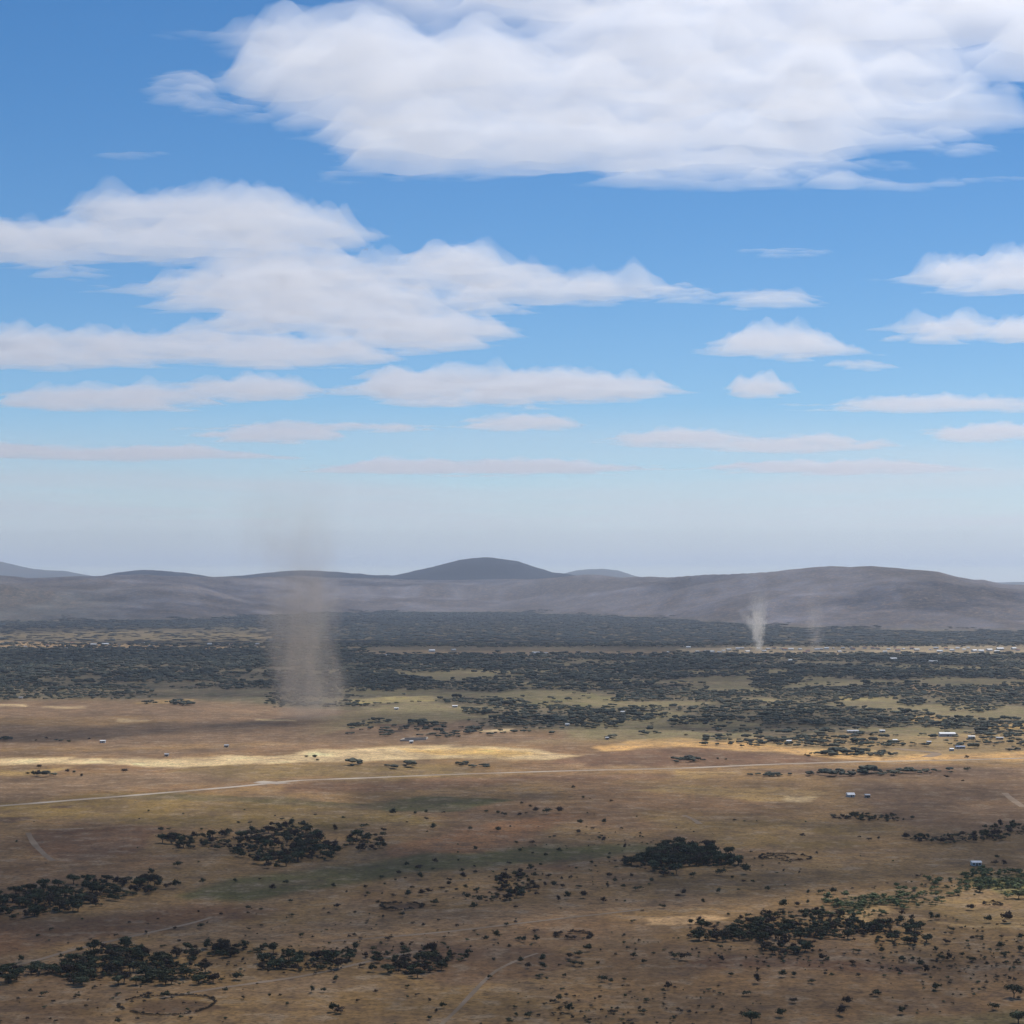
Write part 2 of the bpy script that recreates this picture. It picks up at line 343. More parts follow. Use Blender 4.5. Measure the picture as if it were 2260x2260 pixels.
# ------------------------------------------------------------------ clouds: closed bodies of mist with flat bases
cloud_mat, _ = volmat('cloud_mist', (.918, .932, .955), .0034, .58)
bank_mat, _ = volmat('thin_cloud_mist', (.97, .975, .955), .0009, .5)
def cloud(name, blobs, z0, thick, step, label, group=None, fs=520., shadow_of_ground=False, seed=0, rough=.55, mat=None, cover=0., kind=None, cat='cloud', stretch=1., flat=.12, mk=.75, veil=1., nk=1.):
    bx = []
    for (cx, cy_, rx, ry) in blobs:
        for a in (-1.5, 0, 1.5):
            for b in (-1.5, 0, 1.5):
                py = min(cy_+b*ry, 1262 if not shadow_of_ground else 1e9)
                if shadow_of_ground:
                    X, Y = G(cx+a*rx, py); k = z0/sd[2]; bx.append((X+sd[0]*k, Y+sd[1]*k))
                else: bx.append(at_alt(cx+a*rx, py, z0))
    bx = np.array(bx)
    x0, y0 = bx.min(0)-step; x1, y1 = bx.max(0)+step
    x, y = np.meshgrid(np.arange(x0, x1, step), np.arange(y0, y1, step*stretch))
    if shadow_of_ground: px, py = to_px(x-sd[0]*z0/sd[2], y-sd[1]*z0/sd[2], 0*x)
    else: px, py = to_px(x, y, z0+0*x)
    M = np.full(x.shape, -2.)
    for (cx, cy_, rx, ry) in blobs:
        q = ((px-cx)/rx)**2+((py-cy_)/ry)**2
        M = np.maximum(M, 1-q)
    n = fbm(x/(fs*1.5), y/(fs*.9), 5, 100+seed, rough)
    n2 = fbm(x/(fs*.5), y/(fs*.3), 3, 200+seed, .5); n3 = fbm(x/(fs*.6), y/(fs*.35), 4, 250+seed, .6)
    T = np.clip(M, -1.2, .8)*mk+n*.75*nk+cover
    t = np.clip(T, 0, None); t = thick*.6*np.tanh(np.where(t > 0, t**1.25, 0)*2.1)*(1+.85*nk*n2*np.clip(t*2.5, 0, 1))
    if not shadow_of_ground: t = np.clip(t+veil*34*sstep(-.55, .15, T)*np.clip(n3+.25, 0, 1)-4*veil, 0, None)
    if kind == 'stuff':        # the far bank thins with distance
        el = (z0-CAM_H)/np.hypot(x, y)
        big = fbm(x/9000, y/14000, 3, 501, .5); fad = sstep(90000, 30000, y)
        t = 1500*el*np.clip(np.clip((py-885)/300, 0, 1)**1.7*(1+.7*big*fad), 0, 1.2)*(1+.25*big*fad)*sstep(1262, 1225, py)*sstep(3600, 3000, np.abs(px-1130))
        t = np.where(t > .6, t, 0)
    if not shadow_of_ground and kind is None:      # one cloud is one body: keep its largest piece
        pz = t > .5; lab = np.where(pz, np.arange(t.size).reshape(t.shape)+1, 0)
        while True:
            new = lab.copy()
            new[1:] = np.maximum(new[1:], lab[:-1]); new[:-1] = np.maximum(new[:-1], lab[1:]); new[:, 1:] = np.maximum(new[:, 1:], new[:, :-1]); new[:, :-1] = np.maximum(new[:, :-1], new[:, 1:])
            new = np.where(pz, new, 0)
            if (new == lab).all(): break
            lab = new
        u, cnt = np.unique(lab[lab > 0], return_counts=True)
        if len(u): t = np.where(lab == u[cnt.argmax()], t, 0)
    t[0, :] = t[-1, :] = 0; t[:, 0] = t[:, -1] = 0
    pos = t > .5
    t = np.where(pos, t, 0)
    ny, nx = t.shape
    I = np.arange(ny*nx).reshape(ny, nx); J = np.where(pos, I+ny*nx, I)
    cell = pos[:-1, :-1] | pos[:-1, 1:] | pos[1:, 1:] | pos[1:, :-1]
    def quads(K): return np.stack([K[:-1, :-1], K[:-1, 1:], K[1:, 1:], K[1:, :-1]], -1)[cell]
    Ft = quads(J); Fb = quads(I)[:, ::-1]
    zt = z0+t; zb = z0-flat*t+fbm(x/(fs*.5), y/(fs*.5), 3, 300+seed)*.16*t*nk
    V = np.concatenate([np.stack([x, y, zb], -1).reshape(-1, 3), np.stack([x, y, zt], -1).reshape(-1, 3)])
    F = np.concatenate([Ft, Fb])
    used = np.zeros(len(V), bool); used[F.ravel()] = True
    idx = np.cumsum(used)-1
    me = mesh_np(name, V[used], idx[F], mat or cloud_mat)
    o = link(name, me); tag(o, label, cat, group, kind); return o
Z = 2000.
cloud('cloud', [(1500,150,640,190),(2000,120,420,95),(1600,260,500,110),(1000,190,420,120),(1900,60,560,150),(700,190,170,50),(1350,340,480,60),(860,310,150,40),(1700,290,230,60),(2200,120,300,90),(1200,20,300,120),(1700,-80,900,150)],
      Z, 260, 30, 'huge white cloud filling the top right of the sky', fs=700, seed=1, cover=.2)
cloud('cloud', [(400,200,75,32),(470,240,90,14)], Z, 60, 24, 'small detached pale puff at the left tip of the huge top cloud', fs=380, seed=2, veil=.6, rough=.65)
cloud('cloud', [(120,545,260,60),(420,520,300,80),(640,545,170,70),(-150,530,250,60)], Z, 230, 30, 'broad white billowy cloud at the left edge, uppermost on that side', fs=600, seed=3, cover=-.02)
cloud('cloud', [(620,640,360,44),(1000,640,340,55),(1250,650,190,30),(760,700,330,60),(480,668,180,24),(900,740,200,40)], Z, 230, 34, 'long white cloud stretched across the middle of the sky', fs=620, seed=4, cover=-.02)
cloud('cloud', [(120,780,330,32),(420,775,300,28),(650,790,200,24),(-150,785,250,30)], Z, 210, 36, 'low white roll of cloud reaching in from the left edge', fs=600, seed=5, cover=0)
cloud('cloud', [(1100,865,300,30),(950,862,170,30),(1300,868,170,18)], Z, 230, 40, 'flat based white cloud alone above the highest hill', fs=650, seed=6, cover=.1)
cloud('cloud', [(260,885,200,24),(540,868,150,18),(120,892,120,10)], Z, 180, 40, 'thin pale cloud low on the left under the white roll', fs=600, seed=7, cover=.02)
cloud('cloud', [(1700,665,110,18)], Z, 60, 30, 'small grey cloud, highest of the column on the right', fs=420, seed=8, cover=.08)
cloud('cloud', [(1740,768,140,22),(1660,775,110,12)], Z, 200, 34, 'white pointed cloud right of centre with flat base', fs=450, seed=9, cover=.12)
cloud('cloud', [(1680,863,60,12)], Z, 200, 36, 'tiny bright cloud under the pointed one', fs=420, seed=10, cover=.15)
cloud('cloud', [(2230,620,190,34),(2120,615,90,24)], Z, 200, 30, 'white rounded cloud cut by the right edge', fs=450, seed=11, cover=.12)
cloud('cloud', [(2090,738,130,20),(2240,742,60,14)], Z, 180, 34, 'pale peaked cloud under the rounded one at the right edge', fs=450, seed=12, cover=.06)
cloud('cloud', [(2110,333,80,14)], Z, 18, 24, 'faint pink wisp in the blue under the huge cloud, far right', fs=300, seed=13, cover=.0, veil=.5)
cloud('cloud', [(2080,898,260,13)], Z, 140, 40, 'long thin pale streak of cloud low on the right', fs=500, seed=14, cover=.05)
cloud('cloud', [(2200,960,130,14)], Z, 160, 46, 'low pale cloud at the right edge under the long streak', fs=500, seed=15, cover=.08)
cloud('cloud', [(1480,972,150,14),(1750,985,190,14)], Z, 150, 50, 'row of faint low clouds right of centre', fs=600, seed=16, cover=.02)
cloud('cloud', [(600,965,130,14)], Z, 150, 46, 'faint flat cloud low left of centre', fs=600, seed=17, cover=.02)
cloud('cloud', [(1160,938,110,14)], Z, 130, 46, 'faint greyish cloud just below the flat based white one', fs=600, seed=18, cover=.0)
cloud('cloud_bank', [(1130,1080,4200,200)], Z, 170, 420, 'pale bank of far clouds lying along the horizon', kind='stuff', fs=9000, seed=19, cover=-.05, cat=None, mat=bank_mat, rough=.55, mk=.75, veil=0, nk=.55)
cloud('cloud', [(700,945,240,8),(860,948,60,6)], Z, 60, 46, 'thin dark streak of cloud right of the faint flat one, low left', fs=500, seed=20, cover=0)
cloud('cloud', [(1050,1035,330,14),(1200,1010,160,8)], Z, 160, 70, 'low streaky cloud just above the pale horizon bank near centre', fs=900, seed=21, cover=.02)
cloud('cloud', [(250,1005,330,12),(20,1000,120,14)], Z, 150, 70, 'low streaky cloud above the horizon bank on the left', fs=900, seed=22, cover=.0)
cloud('cloud', [(1850,1035,260,12),(2200,1085,160,10)], Z, 150, 80, 'low streaky cloud above the horizon bank on the right', fs=900, seed=23, cover=.0)
cloud('cloud', [(1460,570,110,14),(1500,650,90,18)], Z, 26, 26, 'faint wisp trailing off the right end of the long middle cloud', fs=320, seed=24, cover=.0)
cloud('cloud', [(1740,560,90,10),(1900,565,60,8)], Z, 10, 26, 'very faint smudge of cloud high in the blue right of centre', fs=300, seed=25, cover=.0, veil=.35)
cloud('cloud', [(1890,808,60,8),(1930,812,40,7)], Z, 40, 36, 'tiny wisp between the pointed cloud and the long streak at right', fs=340, seed=26, cover=.0)
cloud('cloud', [(290,345,80,10)], Z, 8, 24, 'very faint smudge in the blue below the small puff', fs=260, seed=27, cover=-.02, veil=.35)
# clouds overhead, out of the picture: they shade the land
cloud('cloud', [(1100,2120,2100,120),(300,1880,900,130),(1100,1840,1100,110),(1900,1830,560,90),(-400,2000,900,260),(1500,2230,1300,130)], Z, 440, 36, 'cloud overhead shading the near land', 'clouds overhead', fs=600, shadow_of_ground=True, seed=31, cover=.35)
cloud('cloud', [(300,1607,800,34),(1500,1590,400,20),(900,1590,400,20)], Z, 300, 60, 'cloud overhead shading the far left plain', 'clouds overhead', fs=700, shadow_of_ground=True, seed=33, cover=.1)
# ------------------------------------------------------------------ haze
hm, hv = volmat('air', (.70, .81, .98), 2.2e-5, .30)
def box_me(name, a, b, mat):
    V = [(x, y, z) for z in (a[2], b[2]) for y in (a[1], b[1]) for x in (a[0], b[0])]
    F = [(0,2,3,1),(4,5,7,6),(0,1,5,4),(2,6,7,3),(0,4,6,2),(1,3,7,5)]
    return mesh_np(name, V, F, mat)
tag(link('haze', box_me('haze', (-80000,-80000,-60), (80000,80000,900), hm)), kind='stuff')
# ------------------------------------------------------------------ roads and tracks
road_mat = simple('graded_gravel', (.44,.37,.29), (.28,.22,.16), .02)
track_mat = simple('worn_sandy_track', (.29,.21,.135), (.20,.14,.085), .03)
def strip(name, pts, width, mat, z=.12, wob=0.):
    P = np.array([G(*p) for p in pts]); d = np.r_[0, np.cumsum(np.hypot(*np.diff(P, axis=0).T))]
    s = np.arange(0, d[-1], 8.); x = np.interp(s, d, P[:, 0]); y = np.interp(s, d, P[:, 1])
    k = 9; ker = np.ones(k)/k
    xs = np.convolve(np.pad(x, k//2, 'edge'), ker, 'valid'); ys_ = np.convolve(np.pad(y, k//2, 'edge'), ker, 'valid')
    tx, ty = np.gradient(xs), np.gradient(ys_); L = np.hypot(tx, ty)+1e-9; nx_, ny_ = -ty/L, tx/L
    w = width*.5*(1+.3*noise(s/60, s*0+z*50, 4))
    off = wob*noise(s/90, s*0+3, 6)
    a = np.stack([xs+nx_*(off+w), ys_+ny_*(off+w), 0*s+z], -1); b = np.stack([xs+nx_*(off-w), ys_+ny_*(off-w), 0*s+z], -1)
    n = len(s); V = np.concatenate([a, b]); i = np.arange(n-1)
    return tag(link(name, mesh_np(name, V, np.stack([i, i+n, i+n+1, i+1], -1), mat)), kind='structure')
strip('road', [(-900,1822),(-300,1800),(0,1779),(150,1767),(300,1755),(480,1740),(560,1733),(650,1722),(760,1719),(1000,1709),(1300,1700),(1500,1696),(1700,1687),(1900,1681),(2100,1678),(2260,1673),(2900,1662)], 11, road_mat)
strip('lay_by', [(575,1731),(600,1726),(640,1724)], 34, road_mat, .2)
strip('side_road', [(2040,1672),(2080,1662),(2000,1655),(1960,1650)], 14, track_mat, .2)
for pts, w in [
    ([(60,1835),(70,1850),(78,1868),(92,1885),(115,1899),(135,1905)], 5),
    ([(85,1832),(150,1829),(225,1828)], 6),
    ([(-60,2150),(40,2134),(120,2105),(260,2075),(360,2052),(440,2036),(475,2018)], 4),
    ([(330,2210),(420,2188),(540,2172),(640,2162),(760,2138),(880,2105),(960,2093)], 4),
    ([(960,2275),(1020,2215),(1060,2175),(1090,2150),(1125,2122),(1200,2098)], 2.6),
    ([(1500,1797),(1530,1805),(1548,1822)], 5), ([(2215,1748),(2235,1765),(2260,1785)], 7),
    ([(700,2080),(900,2065),(1100,2045),(1300,2020),(1450,2003)], 4)]:
    strip('dirt_track', pts, w, track_mat, .16, 2.)

# ------------------------------------------------------------------ trees and bushes
def ico():
    f = (1+5**.5)/2
    V = np.array([(-1,f,0),(1,f,0),(-1,-f,0),(1,-f,0),(0,-1,f),(0,1,f),(0,-1,-f),(0,1,-f),(f,0,-1),(f,0,1),(-f,0,-1),(-f,0,1)], float)
    V /= np.linalg.norm(V[0])
    F = np.array([(0,11,5),(0,5,1),(0,1,7),(0,7,10),(0,10,11),(1,5,9),(5,11,4),(11,10,2),(10,7,6),(7,1,8),(3,9,4),(3,4,2),(3,2,6),(3,6,8),(3,8,9),(4,9,5),(2,4,11),(6,2,10),(8,6,7),(9,8,1)])
    return V, F
ICO = ico()
def leaf_crown(seed, flat, lobes, leaves, low):
    """crown of width 1: lobes of leaf sprays, each spray a small tilted quad, gaps between the lobes"""
    g = np.random.default_rng(seed); Vs, Fs = [], []; n0 = 0
    def add(V, F):
        nonlocal n0
        Vs.append(V); Fs.append(F+n0); n0 += len(V)
    for k in range(lobes):
        a = g.uniform(0, 2*np.pi); r = (g.uniform(0, 1)**.6)*.33 if k else 0
        c = np.array([r*np.cos(a), r*np.sin(a), low+flat*(.5+g.uniform(-.2, .3)*(1-r))])
        s = g.uniform(.13, .24)*(1.25 if k == 0 else 1)
        sc = np.array([s, s, s*flat*1.25])
        V, F = ICO; add(V*sc*g.uniform(.6, .85, (12, 1))+c, F)
        d = g.normal(size=(leaves, 3)); d /= np.linalg.norm(d, axis=1, keepdims=True)
        p = c+d*sc*g.uniform(.75, 1.25, (leaves, 1))
        u = g.normal(size=(leaves, 3)); u /= np.linalg.norm(u, axis=1, keepdims=True)
        w = np.cross(u, g.normal(size=(leaves, 3))); w /= np.linalg.norm(w, axis=1, keepdims=True)
        q = g.uniform(.022, .05, (leaves, 1))
        V = np.stack([p-u*q, p+w*q*.8, p+u*q, p-w*q*.8], 1).reshape(-1, 3)
        i = np.arange(leaves)*4; add(V, np.concatenate([np.stack([i, i+1, i+2], -1), np.stack([i, i+2, i+3], -1)]))
    return np.concatenate(Vs), np.concatenate(Fs)
def tube(p0, p1, r0, r1, n=6):
    p0, p1 = np.array(p0), np.array(p1); d = p1-p0; d = d/np.linalg.norm(d)
    a = np.cross(d, (0, .3, 1) if abs(d[2]) < .9 else (1, 0, 0)); a /= np.linalg.norm(a); b = np.cross(d, a)
    t = np.arange(n)/n*2*np.pi; c = np.cos(t)[:, None]*a+np.sin(t)[:, None]*b
    V = np.concatenate([p0+c*r0, p1+c*r1]); i = np.arange(n); j = (i+1) % n
    return V, np.concatenate([np.stack([i, j, j+n], -1), np.stack([i, j+n, i+n], -1)])
def join(parts):
    V, F, n = [], [], 0
    for v, f in parts: V.append(v); F.append(f+n); n += len(v)
    return np.concatenate(V), np.concatenate(F)
LEAF = {'dark': simple('dark_foliage', (.048,.056,.028), (.095,.095,.045), 9, rnd=.3), 'brown': simple('dry_brown_foliage', (.062,.042,.028), (.082,.058,.036), 9, rnd=.3),
        'olive': simple('olive_foliage', (.095,.115,.045), (.135,.145,.062), 9, rnd=.25)}
BARK = simple('bark', (.09,.07,.055), (.06,.045,.035), 6)
TREES = {}
for colr, low in (('dark', .2), ('brown', .2), ('olive', .18)):
    for v in range(5):
        g = np.random.default_rng(50+v)
        flat = (.42, .55, .36, .62, .48)[v]
        Vc, Fc = leaf_crown(hash((colr == 'dark', v)) % 997+v*7+len(colr), flat, 7+v % 3, 70, low)
        cm = mesh_np('crown', Vc, Fc, LEAF[colr])
        parts = [tube((0, 0, -.03), (.02, .01, low+.06), .032, .022)]
        for k in range(3):
            a = k*2.1+v; parts.append(tube((.02, .01, low), (.2*math.cos(a), .2*math.sin(a), low+flat*.5), .018, .008, 5))
        Vt, Ft = join(parts)
        TREES[colr, v] = (cm, mesh_np('trunk', Vt, Ft, BARK))
BUSH = {}
for colr in LEAF:
    for v in range(4):
        Vc, Fc = leaf_crown(300+v+len(colr)*13, (.45, .6, .38, .5)[v], 5, 60, .0)
        BUSH[colr, v] = mesh_np('bush', Vc, Fc, LEAF[colr])
# single plants read off the photograph: (x, y of the foot, width) in three enlargements
A5 = [(20,522,22),(130,580,55),(300,508,55),(248,600,38),(378,548,16),(425,498,25),(485,490,22),(487,535,30),(525,588,45),(490,600,15),(583,492,22),(730,590,32),(820,488,22),(888,600,45),(925,512,40),(890,498,28),(957,572,14),(1008,505,28),(1043,498,22),(1068,458,26),(1100,490,40),(1160,500,60),(1235,495,60),(1020,442,20),(1310,355,24),(1363,412,22),(1350,560,42),(1422,585,28),(1485,555,40),(1340,612,40),(1458,637,25),(1482,658,40),(1520,430,26),(1388,495,14),(1208,628,20),(1178,632,16),(988,662,28),(1080,668,40),(758,705,35),(1008,708,28),(1080,722,18),(1152,740,30),(1230,718,36),(665,718,14),(535,778,36),(372,795,36),(440,815,50),(450,865,50),(232,865,40),(330,840,40),(310,872,14),(365,862,20),(525,812,30),(685,825,32),(690,862,45),(755,795,20),(760,830,28),(618,880,34),(610,905,40),(953,785,30),(933,815,25),(1068,820,45),(1125,785,25),(665,762,22),(255,895,16),(140,920,32),(158,955,32),(240,950,18),(40,940,20),(460,955,50),(500,945,50),(575,925,40),(405,915,25),(300,965,40),(385,965,50),(705,920,30),(655,925,25),(540,1010,60),(750,1035,50),(985,1025,28),(1480,1000,40),(1200,910,45),(1250,915,40),(1345,915,40),(1150,905,35),(1170,858,36),(1095,855,40),(1245,865,20),(1290,860,15),(1275,975,50),(1370,970,60),(1225,990,40),(1508,755,30),(1415,780,30),(1550,805,30),(1545,765,20),(1325,805,14),(1510,855,50),(1545,885,40),(1500,912,30),(1635,855,30),(1750,885,40),(1665,930,60),(1595,915,40),(1700,630,16),(1600,695,30),(1735,690,15),(85,1055,24),(350,1075,45),(215,1000,28),(270,1210,50),(90,1265,60),(187,1268,50),(348,1245,36),(402,1225,18),(655,1130,26),(610,1255,16),(550,1100,20),(935,1130,35),(1095,1165,40),(985,1105,20),(880,1200,50),(1000,1210,45),(1035,1218,45),(1100,1220,45),(820,1210,36),(1230,1175,30),(150,1310,30),(175,1385,60),(120,1360,45),(835,1425,36),(865,1320,20),(1015,1335,40),(1060,1365,50),(1140,1330,60),(1140,1370,50),(1115,1420,50),(1230,1350,25),(1265,1415,30),(1290,1310,60),(1340,1300,60),(1310,1350,60),(1350,1355,60),(1400,1270,60),(1445,1340,16),(1610,1260,30),(1595,1180,25),(1480,1440,60),(1525,1450,40),(1595,1435,35),(1840,1485,50),(1815,1500,30),(1720,1555,45),(1700,1620,55),(1235,1550,50),(1290,1615,60),(983,1590,36),(1055,1645,55),(950,1678,55),(1118,1635,18),(570,1590,50),(500,1655,45),(545,1610,25),(380,1475,36),(430,1520,34),(200,1505,30),(95,1555,30),(1465,1530,18),(1815,1030,45),(1900,970,40),(1650,1310,45),(1700,1340,40),(1760,1290,30),(1880,1310,60),(1640,1110,35),(1240,1030,14),(1700,1045,25),(1550,985,18),(1600,990,18)]
A6 = [(305,540,24),(690,630,36),(1065,650,36),(1120,640,25),(1010,630,20),(370,835,75),(225,845,70),(70,855,45),(298,860,25),(365,880,28),(412,880,25),(220,945,45),(25,955,50),(328,925,22),(497,935,40),(592,903,20),(722,950,30),(788,948,50),(858,948,50),(130,1003,32),(273,1065,20),(585,1030,70),(660,1020,45),(720,1005,30),(380,1080,45),(1335,855,36),(1465,875,40),(1780,750,40),(1770,785,50),(1820,790,50),(1250,1070,40),(1305,1095,40),(1410,1095,50),(1450,1092,50),(1740,1110,55),(1780,1120,20),(1850,1110,80),(1640,1040,60),(1530,1160,45),(1645,1205,40),(1692,1200,45),(1910,1205,50),(1910,1275,55),(1800,1255,55),(1820,1300,60),(1500,1230,55),(1435,1275,35),(1470,1320,50),(1510,1320,50),(1585,1300,40),(1645,1330,55),(1000,1280,55),(1135,1280,40),(795,1320,55),(1250,1330,50),(1350,1360,60),(1380,1395,60),(1240,1395,40),(970,1345,50),(290,1410,40),(435,1380,30),(432,1450,60),(580,1415,60),(640,1415,45),(738,1450,50),(370,1520,60),(640,1560,60),(560,1640,80),(910,1630,80),(945,1575,70),(1108,1520,65),(1240,1625,60),(1432,1490,70),(1875,1530,90),(1770,1600,65),(400,1678,90),(1900,1678,100),(190,1585,25),(235,1330,40),(20,1320,70),(1515,1355,25),(230,1255,40),(720,185,40),(70,190,25),(260,195,20),(215,192,16),(1500,300,36),(1590,318,20),(1610,260,45),(1075,68,30),(1745,105,25),(1780,102,25),(1200,118,25),(1140,112,25),(1610,190,30),(40,60,24),(870,525,24)]
A4 = [(905,600,40),(945,590,30),(1338,555,30),(1400,555,30),(1275,615,45),(1520,570,40),(1580,535,30),(1770,505,20),(1878,600,45),(1925,520,20),(1005,705,50),(1340,735,50),(995,800,60),(845,843,45),(1130,590,24),(1085,690,15),(1318,885,38),(1135,890,40),(1530,930,45),(1610,895,42),(1455,870,20),(1628,995,36),(1870,915,30),(935,920,55),(980,915,60),(1390,1035,40),(1465,1035,25),(1390,1060,22),(1637,1075,40),(1890,1030,45),(1110,1050,20),(888,1090,20),(285,1155,30),(210,1185,25),(460,1090,18),(985,1145,26),(1235,1065,24),(1690,1190,36),(715,1220,26),(1125,1140,45),(115,1330,50),(55,1400,60),(60,1440,70),(240,1520,50),(170,1505,30),(660,1520,35),(440,1530,36),(830,1525,60),(940,1530,60),(1325,1430,75),(1270,1500,40),(910,1250,40),(925,1310,60),(1885,1440,50),(1750,1500,40),(1820,1500,40),(1860,1610,70),(1900,1620,70),(310,1670,30),(150,1655,30),(665,1678,45),(1610,1570,18),(300,1560,30),(1515,1520,20),(1210,1555,20),(480,1580,24),(1260,1650,24),(185,285,40),(215,288,40),(155,280,30),(460,290,24),(700,268,45),(218,245,36),(380,270,30),(415,268,26),(1720,180,24),(1765,190,40),(1780,200,24),(260,78,20),(388,95,24),(500,80,16),(335,90,16),(205,90,20),(30,90,40),(525,1215,20),(1000,1215,24),(1545,1255,30),(1630,1245,24),(1190,1440,45),(900,1440,40),(1240,1440,40),(20,1000,20)]
singles = [(750+a*.3934, 1600+b*.3934, w*.3934) for a, b, w in A5]+[(1500+a*.3934, 1600+b*.3934, w*.3934) for a, b, w in A6]+[(a*.3934, 1600+b*.3934, w*.3934) for a, b, w in A4]
# groves: name, colour, blobs (cx, cy, rx, ry, count), crown width in metres
GROVES = [
 ('in the dark grove left of centre, beside the green field', 'dark', [(440,1862,60,10,16),(520,1862,60,16,22),(615,1870,80,30,62),(650,1850,45,22,26),(700,1880,40,18,18),(800,1868,38,12,14),(600,1905,30,10,6),(820,1850,20,8,4)], 11),
 ('in the long dark belt at the left edge', 'dark', [(30,2000,60,22,26),(110,1985,60,24,30),(190,1975,55,22,26),(260,1965,45,18,20),(325,1958,22,12,10),(120,2005,60,10,8),(-60,2010,60,20,10)], 10),
 ('in the dark thicket at lower left above the round enclosure', 'dark', [(225,2130,70,26,32),(290,2140,70,28,34),(130,2148,50,9,12),(180,2165,30,10,8),(265,2105,40,12,12),(360,2150,40,20,12),(20,2155,20,12,6)], 9.5),
 ('in the brownish scrub strip right of the lower left thicket', 'brown', [(450,2105,60,10,14),(540,2100,50,6,12),(400,2125,40,14,10),(420,2160,50,12,10)], 8),
 ('in the small dark clump below centre-left, above the track', 'dark', [(680,2128,60,14,20),(600,2130,30,10,8),(740,2118,30,8,6)], 8.5),
 ('in the flat dark thicket below centre', 'dark', [(930,2115,90,12,24),(910,2140,45,14,16),(960,2130,35,14,8)], 8),
 ('in the small grove right of centre beside the green strip', 'dark', [(1150,1955,40,20,20),(1090,1978,50,12,14),(1125,1945,30,10,6)], 8),
 ('on the dense dark knoll right of centre', 'dark', [(1500,1892,75,20,52),(1440,1905,60,14,22),(1560,1900,60,14,26),(1610,1908,24,8,8),(1500,1870,30,6,8),(1465,1925,30,10,6)], 12),
 ('in the big dark wood at lower right', 'dark', [(1760,2040,120,22,60),(1700,2065,90,14,30),(1620,2072,90,10,20),(1850,2055,90,18,36),(1960,2050,70,14,22),(1990,2080,50,14,12),(1740,2095,60,14,16),(1560,2045,40,8,6)], 8.5),
 ('in the bright green scrub by the white roofed hut at right', 'olive', [(2200,1945,60,18,36),(2150,1955,30,12,10),(2250,1970,30,18,12)], 9),
 ('in the low olive scrub above the lower right wood', 'olive', [(1900,1992,60,9,20),(1960,1985,50,12,12),(1880,2005,50,8,10),(2060,1960,60,16,18),(2020,1995,50,10,12),(1900,2020,60,5,8)], 8),
 ('in the thin brown belt climbing to the right edge', 'brown', [(2090,1854,50,8,16),(2160,1848,50,9,18),(2230,1836,50,10,20),(2040,1852,30,4,6)], 8.5),
 ('in the small dark group on the plain at right', 'dark', [(1900,1806,28,6,12),(1860,1806,20,3,4),(1960,1808,40,5,8)], 8),
]
items = []   # kind, x, y, width, colour, grove index or -1, px, py
for px, py, w in singles:
    x, y = G(px, py); m = w*y/FPX*1.3
    k = 'tree' if w >= 11.5 else 'bush'
    c = 'dark' if (w > 19 or rng.random() < .45) else 'brown'
    items.append((k, x, y, max(m, 3.2), c, -1, px, py, w))
for gi, (nm, c, blobs, wd) in enumerate(GROVES):
    for cx, cy_, rx, ry, n in blobs:
        for _ in range(int(n*1.5)):
            a = rng.uniform(0, 2*math.pi); r = math.sqrt(rng.uniform(0, 1))
            r = r**.8*(1.05 if gi in (8, 7) else 1.3); px, py = cx+1.1*rx*r*math.cos(a), cy_+1.0*ry*r*math.sin(a); x, y = G(px, py)
            m = wd*rng.uniform(.45, 1.2)
            items.append(('tree', x, y, m, c if rng.random() > .2 else ('brown' if c == 'dark' else 'dark' if c == 'brown' else 'olive'), gi, px, py, m*FPX/y))
seen = lambda it: -10 < it[6] < 2270 and it[7] < 2268
trees = sorted([i for i in items if i[0] == 'tree'], key=lambda i: (-seen(i), -i[8])); bushes = sorted([i for i in items if i[0] == 'bush'], key=lambda i: -i[8])
NT_ = 300
keep_t, rest_t = trees[:NT_], trees[NT_:]; keep_b, rest_b = bushes[:300], bushes[300:]
ORD = 'leftmost second third fourth fifth sixth seventh eighth ninth tenth eleventh twelfth thirteenth fourteenth fifteenth sixteenth seventeenth eighteenth nineteenth twentieth'.split()
ROWS = [(0,1720,'beyond the pale road'),(1720,1800,'just this side of the road'),(1800,1835,'above the reddish field'),(1835,1880,'level with the dark knoll'),
        (1880,1925,'on the green strip'),(1925,1965,'below the green strip'),(1965,2015,'near the pale dusty belt'),(2015,2080,'on the pale dusty belt'),(2080,2140,'level with the lower thickets'),(2140,2200,'below the lower thickets'),(2200,3000,'at the bottom')]
COLS = [(-999,150,'far left'),(150,350,'left'),(350,600,'mid left'),(600,850,'left of centre'),(850,1050,'just left of centre'),(1050,1250,'at centre'),(1250,1500,'just right of centre'),(1500,1750,'right of centre'),(1750,2000,'mid right'),(2000,3999,'far right')]
cells = {}
for it in keep_t+keep_b:
    if it[5] < 0:
        rw = next(r[2] for r in ROWS if r[0] <= it[7] < r[1]); cl = next(c[2] for c in COLS if c[0] <= it[6] < c[1])
        cells.setdefault((it[0], it[4], rw, cl), []).append(it)
label_of = {}
for (k, c, rw, cl), L in cells.items():
    L.sort(key=lambda i: i[6])
    for n, it in enumerate(L):
        cw = 'dark green' if c == 'dark' else 'brown'
        if len(L) == 1: s = f'only {cw} {k} {rw}, {cl}'
        elif n == 0: s = f'leftmost {cw} {k} {rw}, {cl}'
        elif n == len(L)-1: s = f'rightmost {cw} {k} {rw}, {cl}'
        else: s = f'{ORD[n]} {cw} {k} from the left {rw}, {cl}'
        label_of[id(it)] = s
